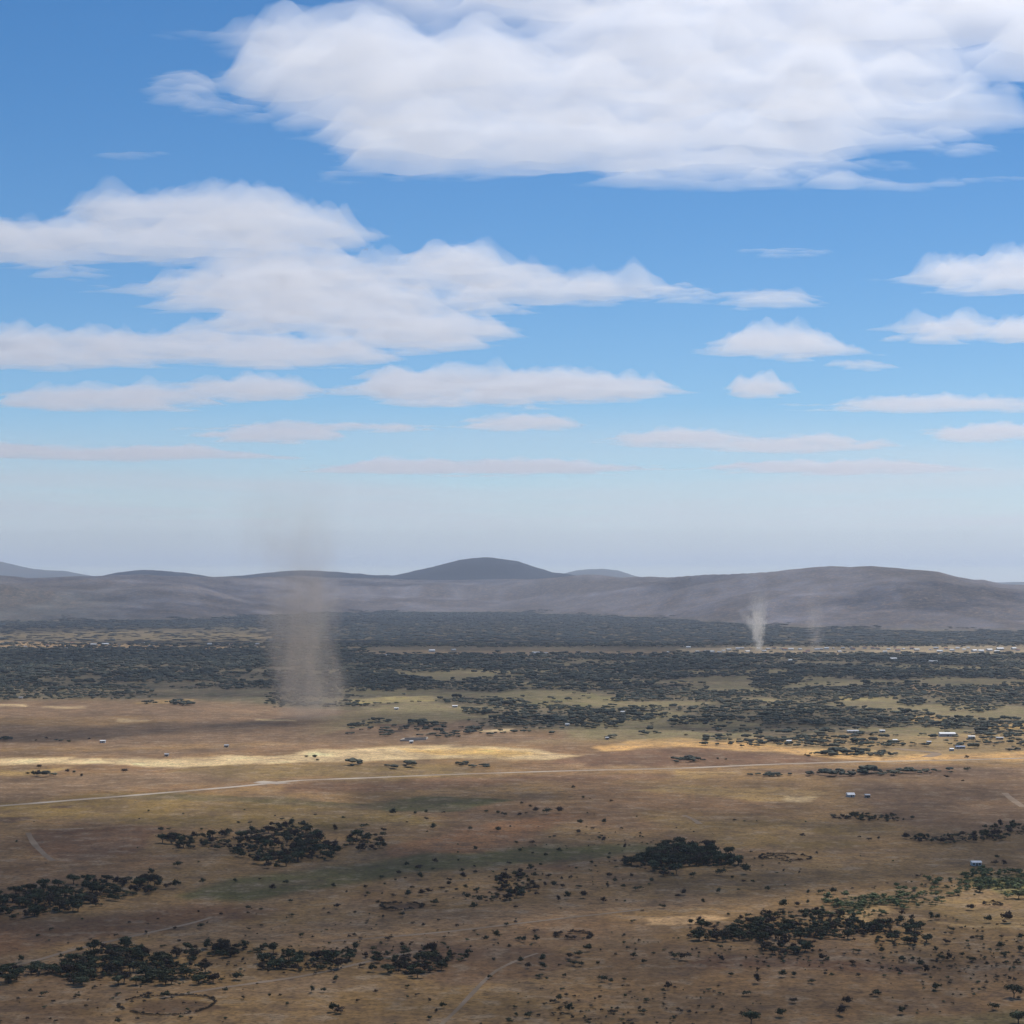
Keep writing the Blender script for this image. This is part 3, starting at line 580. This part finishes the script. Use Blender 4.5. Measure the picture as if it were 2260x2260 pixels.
for n, it in enumerate(keep_t):
    k, x, y, m, c, gi, px, py, w = it
    r = bpy.data.objects.new('tree', None); C.objects.link(r); r.location = (x, y, 0); r.rotation_euler = (0, 0, rng.uniform(0, 6.28))
    hgt = m*rng.uniform(.68, .95); r.scale = (m, m*rng.uniform(.85, 1.1), hgt); r.empty_display_size = .3
    cm, tm = TREES[c, int(rng.integers(5))]
    link('crown', cm, r); link('trunk', tm, r)
    if gi < 0: tag(r, label_of[id(it)], 'tree', 'scattered savanna trees')
    else: 
        cw = {'dark': 'dark green', 'brown': 'brownish', 'olive': 'olive green'}[c]
        tag(r, f'{cw} tree crowded {GROVES[gi][0]}', 'tree', f'{cw} trees {GROVES[gi][0]}')
for it in keep_b:
    k, x, y, m, c, gi, px, py, w = it
    o = link('bush', BUSH[c, int(rng.integers(4))]); o.location = (x, y, -.1); o.rotation_euler = (0, 0, rng.uniform(0, 6.28)); o.scale = (m, m, m*rng.uniform(.7, 1.1))
    tag(o, label_of[id(it)], 'bush', 'scattered savanna bushes')
# the rest of the grove trees, and low scrub nobody could count
def bake(name, pts, width, protos, mats, height=1., zf=None):
    """many low crowns in one mesh; protos: list of (V,F)"""
    pts = np.asarray(pts); width = np.asarray(width); n = len(pts)
    a = rng.uniform(0, 6.28, n); pick = rng.integers(len(protos), size=n); mi = rng.integers(len(mats), size=n) if len(mats) > 1 else np.zeros(n, int)
    Vs, Fs, Ms, n0 = [], [], [], 0
    for k, (pv, pf) in enumerate(protos):
        s = np.where(pick == k)[0]
        if not len(s): continue
        ca_, sa = np.cos(a[s])[:, None], np.sin(a[s])[:, None]; w = width[s][:, None]
        X = (pv[:, 0]*ca_-pv[:, 1]*sa)*w+pts[s, 0:1]; Y = (pv[:, 0]*sa+pv[:, 1]*ca_)*w+pts[s, 1:2]
        Zz = pv[None, :, 2]*w*height*rng.uniform(.8, 1.25, (len(s), 1))
        if zf is not None: Zz = Zz+zf(pts[s, 0:1], pts[s, 1:2])
        Vs.append(np.stack([X, Y, Zz], -1).reshape(-1, 3))
        F = pf[None]+(np.arange(len(s))*len(pv))[:, None, None]+n0
        Fs.append(F.reshape(-1, 3)); Ms.append(np.repeat(mi[s], len(pf))); n0 += len(s)*len(pv)
    me = mesh_np(name, np.concatenate(Vs), np.concatenate(Fs), None, False)
    for m in mats: me.materials.append(m)
    me.polygons.foreach_set('material_index', np.concatenate(Ms).astype(np.int32))
    return link(name, me)
def blob_proto(seed, n, flat, low=.1):
    g = np.random.default_rng(seed); P = []
    for k in range(n):
        a = g.uniform(0, 6.28); r = g.uniform(0, .32) if k else 0; s = g.uniform(.16, .3)
        V, F = ICO; V = V*g.uniform(.7, 1.15, (12, 1))*np.array([s, s, s*flat*1.3])+np.array([r*math.cos(a), r*math.sin(a), low+flat*.45])
        P.append((V, F))
    return join(P)
mid = [leaf_crown(700+k, (.45, .55, .38)[k], 6, 26, .12) for k in range(3)]
rest_o = [i for i in rest_t if i[4] == 'olive']; rest_t = [i for i in rest_t if i[4] != 'olive']
if rest_o:
    tag(bake('grove_shrubs', [(i[1], i[2]) for i in rest_o], [i[3] for i in rest_o], mid, [LEAF['olive']], .8), 'further green shrubs about the right hand groves', kind='stuff')
if rest_t:
    tag(bake('grove_trees', [(i[1], i[2]) for i in rest_t], [i[3] for i in rest_t], mid, [LEAF['dark'], LEAF['dark'], LEAF['brown']], .9), 'further trees filling the groves of the plain', kind='stuff')
# scrub speckling the near land
sp_, sw = [], []
for _ in range(14000):
    py = rng.uniform(1760, 2300); px = rng.uniform(-100, 2360); x, y = G(px, py)
    f = float(fbm(np.array([x/220.]), np.array([y/220.]), 3, 90)[0])
    band = 1.0*math.exp(-((py-1915)/50)**2)*(600 < px < 1750)+.9*math.exp(-((py-1990)/40)**2)*(px > 1500)+.5*math.exp(-((py-2130)/80)**2)+.08+.35*(px > 1200 and py > 2100)
    if rng.random() < band*.5*max(0., .3+f*1.8): sp_.append((x, y)); sw.append(rng.uniform(1.2, 3.2)**1.25)
tag(bake('scrub', sp_, sw, mid, [LEAF['brown'], LEAF['brown'], LEAF['dark']], .8), 'low scrub dotted over the near plain', kind='stuff')
# thickening undergrowth inside the groves
ug, uw = [], []; uo, uow = [], []
for nm, c, blobs, wd in GROVES:
    for cx, cy_, rx, ry, n in blobs:
        for _ in range(int(n*1.3)):
            a = rng.uniform(0, 6.28); r = math.sqrt(rng.uniform(0, 1))*1.12; (uo if c == 'olive' else ug).append(G(cx+rx*r*math.cos(a), cy_+ry*r*math.sin(a))); (uow if c == 'olive' else uw).append(rng.uniform(2.5, 6))
tag(bake('undergrowth', ug, uw, mid, [LEAF['dark'], LEAF['brown']], .7), 'undergrowth at the feet of the groves', kind='stuff')
tag(bake('green_undergrowth', uo, uow, mid, [LEAF['olive']], .7), 'green undergrowth in the right hand scrub', kind='stuff')

# ------------------------------------------------------------------ the bush country beyond
ELL = [(400,1553,34,5,.9),(330,1553,14,3,.6),(780,1500,60,26,1),(850,1505,50,22,1),(920,1510,40,16,.9),(700,1520,60,18,.6),(1120,1553,46,9,.95),(1050,1572,30,8,.9),(1180,1590,100,16,.95),(1280,1592,90,14,.9),(1400,1580,80,16,.9),(1540,1592,70,10,.9),(1600,1586,60,8,.7),
  (1370,1545,22,7,.95),(1100,1515,50,6,.8),(1300,1520,90,6,.8),(1220,1512,60,6,.7),(1690,1515,40,8,.9),(1720,1500,60,14,.9),(1900,1590,70,14,.8),(2090,1604,46,9,1),(2200,1622,46,10,.85),(2230,1540,40,12,.9),(2010,1552,30,10,.9),(1760,1560,50,12,.6),(1830,1558,40,10,.6),(1950,1600,60,10,.7),(2150,1560,60,14,.7),
  (10,1634,16,4,.9),(130,1637,26,3,.5),(830,1594,36,5,.7),(790,1602,20,4,.6),(920,1598,24,6,.7),(960,1602,30,5,.6),(1045,1614,22,8,.9),(990,1625,40,6,.7),(850,1616,14,4,.7),(1350,1628,20,4,.5),(1430,1618,26,5,.6),(1320,1602,50,8,.7),
  (1885,1666,100,6,1),(1870,1708,110,6,.9),(1980,1708,60,5,.8),(1700,1712,60,4,.6),(2050,1704,70,5,.6),(1520,1680,40,5,.8),(780,1688,14,3,.9),(870,1694,16,4,.9),(900,1690,24,4,.9),(1020,1689,20,4,1),(1058,1694,20,4,1),(1700,1640,60,6,.5),(1620,1632,60,7,.5),(1800,1635,60,10,.6),(1860,1645,40,8,.5),(2040,1640,60,6,.4),(2240,1655,30,6,.5),(100,1712,40,3,.5),(40,1712,20,2,.4),(90,1696,20,2,.4)]
def cover(px, py, x, y):
    c = np.zeros(px.shape)
    f1 = fbm(x/330, y/420, 4, 401); f2 = fbm(x/90, y/130, 3, 411)
    band = lambda a, b: sstep(a-4, a+4, py)*sstep(b+4, b-4, py)
    lx = lambda a, b, s=25: sstep(a-s, a+s, px)*sstep(b+s, b-s, px)
    c += .97*band(1330, 1386)+.95*band(1387, 1427)*(1-lx(-2000, 600)*.8)
    c += .12*lx(-2000, 600)*band(1412, 1428)
    c = c*(1-.9*lx(1500, 2900)*sstep(1418, 1430, py+f1*9)*sstep(1449, 1441, py+f1*9)*sstep(-.2, .3, f2+.12))
    c += band(1444, 1452)*.75*(1-lx(790, 1500)*.4)*lx(600, 3000)+band(1432, 1470)*lx(-2000, 600)*.95+band(1432,1445)*lx(600,800)*.6
    c += band(1450, 1500)*lx(600, 3000)*np.clip(.62+f1*1.0, 0, 1)
    c += band(1470, 1510)*lx(-2000, 600)*np.clip(.5+f1*1.1, 0, 1)
    c += band(1512, 1543)*lx(-2000, 300, 60)*np.clip(.85+f1*.6, 0, 1)+band(1495, 1520)*lx(300, 620)*np.clip(.35+f1, 0, 1)
    c += band(1500, 1600)*lx(1060, 3000, 60)*np.clip(.40+f1*1.1, 0, .85)+band(1500, 1560)*lx(600, 1060)*np.clip(.25+f1*.9, 0, .7)
    c += band(1595, 1650)*lx(1450, 3000, 60)*np.clip(.2+f1*.6, 0, .5)+band(1595, 1625)*lx(750, 1450)*np.clip(.04+f1*.5, 0, .4)
    c = c*(1-.85*lx(1130, 1380)*band(1524, 1560))*(1-.8*lx(790, 960)*band(1535, 1552))
    for cx, cy_, rx, ry, a in ELL:
        q = ((px-cx)/rx)**2+((py-cy_)/ry)**2
        c = np.maximum(c, a*sstep(1.25, .7, q+f2*.6))
    D0 = CAM_H*FPX/(crest(BASE, px)-HOR)
    return c*np.clip(.95+f2*.7, .15, 1.2)*sstep(150, -150, y-D0+f1*500)
def scatter(y0, y1, cellsz, wmean, name, label, protos, height):
    xs_, ys_ = np.meshgrid(np.arange(-.29*y1, .29*y1, cellsz), np.arange(y0, y1, cellsz))
    xs_ = (xs_+rng.uniform(-.5, .5, xs_.shape)*cellsz).ravel(); ys_ = (ys_+rng.uniform(-.5, .5, ys_.shape)*cellsz).ravel()
    k = np.abs(xs_) < .29*ys_; xs_, ys_ = xs_[k], ys_[k]
    px, py = to_px(xs_, ys_, 0*xs_)
    k = rng.uniform(0, 1, len(xs_)) < cover(px, py, xs_, ys_)*.92; xs_, ys_ = xs_[k], ys_[k]
    w = wmean*np.clip(rng.lognormal(0, .34, len(xs_)), .45, 2.2)
    print(name, len(xs_))
    far = (ys_ > 6500).any()
    return tag(bake(name, np.stack([xs_, ys_], -1), w, protos, [FARLEAF, FARLEAF, BUSHGREEN, PALELEAF] if y1 < 7001 else [DEEPLEAF], height, terrain if far else None), label, kind='stuff')
BUSHGREEN = simple('grey_green_foliage', (.036,.042,.034), (.055,.058,.042), 9)
FARLEAF = simple('far_foliage', (.034,.046,.036), (.055,.066,.048), 9)
DEEPLEAF = simple('far_dark_foliage', (.020,.030,.032), (.030,.040,.040), .02)
PALELEAF = simple('pale_dry_foliage', (.085,.09,.06), (.11,.105,.07), 9)
b4 = [blob_proto(20+k, 4, .5) for k in range(5)]; b2 = [blob_proto(40+k, 3, .4, 0) for k in range(4)]
scatter(2250, 4300, 11.5, 12, 'bushland', 'scattered bush on the middle plain', b4, .62)
scatter(4300, 7000, 14, 16, 'woodland', 'thick bush country before the town', b4, .62)
scatter(7000, 14600, 34, 44, 'forest', 'dark forest belt at the foot of the hills', b2, .22)

# ------------------------------------------------------------------ houses
def house(cx, py, wpx, wall, roof, label, kind='house', h=2.8, dep=None, gable=True, group=None, rot=0., windows=3, near=True):
    x, y = G(cx, py); W = wpx*y/FPX; D_ = dep or max(6., min(W*.6, 11)); z0 = float(terrain(np.array([x]), np.array([y]))[0]) if y > 6500 else 0
    r = bpy.data.objects.new(kind, None); C.objects.link(r); r.location = (x, y, z0); r.rotation_euler = (0, 0, rot)
    tag(r, label, kind.replace('_', ' '), group)
    box = lambda x0, x1, y0, y1, a, b: (np.array([(p, q, s) for s in (a, b) for q in (y0, y1) for p in (x0, x1)], float), np.array([(0,2,3),(0,3,1),(4,5,7),(4,7,6),(0,1,5),(0,5,4),(2,6,7),(2,7,3),(0,4,6),(0,6,2),(1,3,7),(1,7,5)]))
    link('wall', mesh_np('wall', *box(-W/2, W/2, -D_/2, D_/2, -.2, h), wall), r)
    e = .5; rz = D_*.13
    V = np.array([(-W/2-e, -D_/2-e, h-.12), (W/2+e, -D_/2-e, h-.12), (W/2+e, D_/2+e, h-.12), (-W/2-e, D_/2+e, h-.12), (-W/2-e, 0, h+rz), (W/2+e, 0, h+rz)])
    F = np.array([(0,1,5),(0,5,4),(2,3,4),(2,4,5),(0,4,3),(1,2,5),(0,3,2),(0,2,1)])
    link('roof', mesh_np('roof', V, F, roof), r)
    if near:
        link('door', mesh_np('door', *box(-.5, .5, -D_/2-.06, -D_/2-.003, 0, 2.1), DOOR), r)
        for i in range(windows):
            u = (i+.5)/windows*W-W/2
            if abs(u) < 1.3: u += 1.9
            link('window', mesh_np('window', *box(u-.6, u+.6, -D_/2-.05, -D_/2-.003, 1.0, 2.1), GLASS), r)
    return r
WHITE = simple('white_painted_roof_sheet', (.80,.80,.78), (.72,.72,.70), .3, .5); GREYR = simple('grey_roof_sheet', (.42,.43,.45), (.34,.35,.37), .3, .5)
BLUER = simple('faded_blue_roof_sheet', (.2,.27,.4), (.17,.22,.33), .3, .6); CREAM = simple('cream_plaster', (.55,.48,.38), (.5,.42,.33), .5)
LIGHTW = simple('whitewashed_wall', (.72,.70,.65), (.66,.63,.58), .5); DOOR = simple('brown_door', (.1,.06,.04), (.08,.05,.035), 2); GLASS = simple('dark_window_glass', (.03,.035,.04), (.02,.025,.03), 2, .2)
THATCH = simple('grey_thatch', (.22,.18,.13), (.17,.14,.1), 2)
house(2090,1625,34, LIGHTW, WHITE, 'longest white roofed building, beside the dark trees at right', 'school_building', 4.2, 12, windows=8)
house(2144,1629,14, LIGHTW, WHITE, 'short white building just right of the longest white one')
house(2206,1632,15, CREAM, GREYR, 'grey roofed house near the right edge, right of the white buildings')
house(2119,1652,20, CREAM, BLUER, 'blue roofed house on the sandy ground below the long white building')
house(2100,1657,8, LIGHTW, WHITE, 'tiny white shed just left of the blue roofed house')
house(2050,1641,9, CREAM, GREYR, 'small grey roofed house left of the blue roofed one')
house(1947,1616,11, LIGHTW, WHITE, 'small white house left of the longest white building')
house(1882,1617,24, CREAM, GREYR, 'wide grey roofed building at the edge of the right bushland')
house(1877,1758,15, LIGHTW, WHITE, 'white house alone on the bare brown plain at right', h=2.5, dep=12, windows=1)
house(1914,1760,10, CREAM, GREYR, 'low grey house beside the lone white one on the plain')
house(2154,1910,20, LIGHTW, WHITE, 'white roofed hut above the bright green scrub at right', 'hut', 2.8, 7)
house(227,1639,11, LIGHTW, WHITE, 'small white house on the left plain before the sand strip')
house(209,1536,9, LIGHTW, WHITE, 'tiny white house in the dark trees on the left')
house(46,1542,8, CREAM, GREYR, 'pale house in the trees at the far left')
house(1004,1561,11, LIGHTW, WHITE, 'small white house below the pale green field near centre')
house(875,1566,9, LIGHTW, WHITE, 'tiny white house on brown ground right of the dust column')
house(1375,1574,10, LIGHTW, WHITE, 'white house among dark trees right of centre')
house(1252,1602,8, LIGHTW, WHITE, 'tiny white house in the trees just above the sand strip, centre')
house(1312,1593,9, CREAM, GREYR, 'grey roofed house among trees between two white ones')
house(1716,1596,9, LIGHTW, WHITE, 'tiny white house in the bush, right of the tall thin dust column')
house(1741,1639,10, LIGHTW, WHITE, 'pale house in scrub above the orange sand at right')
house(1902,1641,9, CREAM, GREYR, 'small pale house in scrub left of the school building')
house(1975,1637,9, CREAM, WHITE, 'pale house between the scrub and the sandy side road')
house(368,1669,8, CREAM, GREYR, 'tiny hut on the far edge of the left sand strip')
house(500,1649,9, CREAM, GREYR, 'tiny grey hut beyond the sand strip on the left')
house(908,1640,7, LIGHTW, WHITE, 'tiny white hut by the walled yard left of centre')
house(1340,1632,7, CREAM, GREYR, 'tiny grey hut on the tan ground above the orange sand')
# the walled yard left of centre
def yard(pts, h, label):
    P = [G(*p) for p in pts]; parts = []
    for i in range(len(P)):
        a, b = np.array(P[i-1]), np.array(P[i]); d = (b-a)/np.linalg.norm(b-a); n = np.array([-d[1], d[0]])*.5
        V = np.array([(*q, z) for z in (-.2, h) for q in (a-n, b-n, a+n, b+n)])
        parts.append((V, np.array([(0,2,3),(0,3,1),(4,5,7),(4,7,6),(0,1,5),(0,5,4),(2,6,7),(2,7,3),(0,4,6),(0,6,2),(1,3,7),(1,7,5)])))
    tag(link('yard_wall', mesh_np('yard_wall', *join(parts), CREAM)), label, 'wall')
yard([(884,1636),(940,1633),(944,1630),(893,1632)], 2.2, 'pale wall round a yard left of centre above the sand strip')
# the far town: every house its own object
def small_house(wall, roof, W, D_, h):
    V = np.array([(-W/2,-D_/2,-.3),(W/2,-D_/2,-.3),(W/2,D_/2,-.3),(-W/2,D_/2,-.3),(-W/2,-D_/2,h),(W/2,-D_/2,h),(W/2,D_/2,h),(-W/2,D_/2,h),(-W/2-.4,-D_/2-.5,h-.1),(W/2+.4,-D_/2-.5,h-.1),(W/2+.4,D_/2+.5,h-.1),(-W/2-.4,D_/2+.5,h-.1),(-W/2-.4,0,h+D_*.25),(W/2+.4,0,h+D_*.25)])
    F = np.array([(0,1,5),(0,5,4),(1,2,6),(1,6,5),(2,3,7),(2,7,6),(3,0,4),(3,4,7),(8,9,13),(8,13,12),(10,11,12),(10,12,13),(8,12,11),(9,10,13),(8,11,10),(8,10,9)])
    me = mesh_np('house', V, F); me.materials.append(wall); me.materials.append(roof)
    me.polygons.foreach_set('material_index', np.array([0]*8+[1]*8, np.int32)); return me
TH = [small_house(LIGHTW, WHITE, 15, 9, 3.6), small_house(CREAM, GREYR, 13, 8, 3.4), small_house(CREAM, WHITE, 22, 10, 4), small_house(LIGHTW, simple('rusty_red_roof', (.3,.14,.1), (.24,.11,.08), .4), 12, 8, 3.4)]
for (n, x0, x1, y0, y1, lab, grp) in [(60, 1505, 2255, 1430, 1443, 'small pale house in the sunlit town strip on the right', 'houses of the right town strip'),
    (20, 10, 585, 1420, 1437, 'small pale house in the far town strip on the left', 'houses of the left town strip'),
    (16, 790, 1500, 1436, 1450, 'small pale house in the far town among trees at centre', 'houses of the middle town'),
    (8, 1560, 2250, 1456, 1472, 'pale roof showing among dark trees below the right town strip', 'roofs in the trees below the right town')]:
    for i in range(n):
        px = x0+(x1-x0)*(i+rng.uniform(.1, .9))/n; py = rng.uniform(y0, y1); x, y = G(px, py)
        o = link('house', TH[int(rng.choice(4, p=[.3, .35, .1, .25]))]); s = rng.uniform(.6, 1.15)
        o.location = (x, y, float(terrain(np.array([x]), np.array([y]))[0])); o.rotation_euler = (0, 0, rng.uniform(-.6, .6)); o.scale = (s, s, s*1.1)
        tag(o, lab, 'house', grp)
# ------------------------------------------------------------------ round brush enclosures
def enclosure(cx, cy_, rpx, label, gapped=.15, colr='brown', w=3.):
    x, y = G(cx, cy_); Rm = rpx*y/FPX; n = int(Rm*6.28/(w*.42)); P, Wd = [], []
    for i in range(n):
        a = i/n*6.283
        if noise(np.array([a*1.7]), np.array([cx*.01]), 5)[0] > .45-gapped: continue
        rr = Rm*(1+.06*math.sin(3*a+cx)); P.append((x+rr*math.cos(a), y+rr*math.sin(a))); Wd.append(w*rng.uniform(.6, 1.4))
    o = bake('brush_enclosure', P, Wd, mid, [LEAF[colr]], .7); tag(o, label, 'enclosure')
enclosure(1730, 1893, 56, 'round thorn brush enclosure on the tan plain right of the dark knoll')
enclosure(1712, 1893, 26, 'smaller thorn ring inside the left half of the enclosure right of the knoll', w=2.4)
enclosure(370, 2218, 104, 'large round brush enclosure near the bottom left', w=2.4)
enclosure(886, 2002, 46, 'dark oval brush enclosure below the green strip left of centre', .1, w=4.5)
enclosure(1268, 2066, 40, 'dark oval brush enclosure just right of centre on the pale belt', .1, w=4)
enclosure(2190, 1996, 20, 'small brush ring in the sandy patch at the right edge', .1, w=3)

# ------------------------------------------------------------------ dust devils: real columns of dust
def dust(base, H, r0, r1, lean, dens, label, colr=(.72,.62,.51), top=.35, warp=.35, bow=0., seed=0., foot=0.):
    x, y = G(*base)
    n, k = 28, 16; t = np.linspace(0, 1, k); V = []
    for ti in t:
        r = (r0+(r1-r0)*ti)*2.0
        for j in range(n):
            a = j/n*2*math.pi; V.append((lean*ti+bow*math.sin(ti*math.pi)+r*math.cos(a), r*math.sin(a), ti*H))
    V += [(0, 0, 0), (lean, 0, H)]; V = np.array(V); T = []
    for i in range(k-1):
        for j in range(n):
            a, b = i*n+j, i*n+(j+1) % n; T += [(a, b, b+n), (a, b+n, a+n)]
    for j in range(n): T += [(j, len(V)-2, (j+1) % n)]; T += [((k-1)*n+j, (k-1)*n+(j+1) % n, len(V)-1)]
    mt = bpy.data.materials.new('whirling_dust'); mt.use_nodes = True; mt.node_tree.nodes.clear(); q = NT(mt.node_tree)
    out = q.n('ShaderNodeOutputMaterial'); pv = q.n('ShaderNodeVolumePrincipled'); q.l(pv.outputs[0], out.inputs['Volume'])
    pv.inputs['Color'].default_value = (*colr, 1); pv.inputs['Anisotropy'].default_value = .3
    tc = q.n('ShaderNodeTexCoord').outputs['Object']; sx = q.n('ShaderNodeSeparateXYZ'); q.l(tc, sx.inputs[0])
    h = q.m('DIVIDE', sx.outputs[2], H)
    cx = q.m('ADD', q.m('MULTIPLY', h, lean), q.m('MULTIPLY', q.m('SINE', q.m('MULTIPLY', h, math.pi)), bow))
    dx = q.m('SUBTRACT', sx.outputs[0], cx)
    rad = q.m('MULTIPLY_ADD', h, r1-r0, r0)
    rr = q.m('DIVIDE', q.m('SQRT', q.m('ADD', q.m('MULTIPLY', dx, dx), q.m('MULTIPLY', sx.outputs[1], sx.outputs[1]))), rad)
    mp = q.n('ShaderNodeMapping'); q.l(tc, mp.inputs[0]); mp.inputs['Scale'].default_value = (1, 1, .55); mp.inputs['Location'].default_value = (seed*50, seed*20, 0)
    nz = q.noise(mp.outputs[0], 1.6/r0, 4, .6)
    rw = q.m('ADD', rr, q.m('MULTIPLY', q.m('SUBTRACT', nz, .5), -warp*3.6)); rw = q.m('ADD', rw, q.m('MULTIPLY', q.m('SUBTRACT', q.noise(mp.outputs[0], .5/r0, 2, .5), .5), -2.6))
    d = q.ramp(rw, 1.55, .2)
    d = q.m('MULTIPLY', d, q.ramp(rr, 1.96, 1.3))
    d = q.m('MULTIPLY', d, q.ramp(h, 1.0, .1, 0, 1)); d = q.m('MULTIPLY', d, q.ramp(h, -.02, .12, .45, 1)); d = q.m('MULTIPLY', d, q.ramp(h, .35, .75, 1, top))
    d = q.m('MULTIPLY', d, q.m('ADD', q.ramp(nz, .3, .7, .35, 1.3), .0))
    q.l(q.m('MULTIPLY', d, dens), pv.inputs['Density'])
    me = mesh_np('dust_devil', V, np.array(T), mt); o = link('dust_devil', me); o.location = (x, y, .3)
    tag(o, label, 'dust devil')
dust((686,1588), 430, 43, 76, -40, .0115, 'widest dust devil, a tall brown column rising past the skyline left of centre', top=.6, seed=1)
dust((1673,1436), 205, 9, 34, 8, .060, 'bright slender dust devil rising from the right town strip', (.95,.90,.82), top=.4, seed=2, bow=-4)
dust((1668,1402), 120, 13, 22, -66, .022, 'pale wisp of dust branching left from the slender dust devil', (.85,.78,.68), top=.9, seed=3, bow=4)
dust((1797,1436), 240, 18, 34, 4, .0065, 'faintest dust devil, a ghostly column right of the slender one', (.85,.76,.68), top=.4, seed=4)
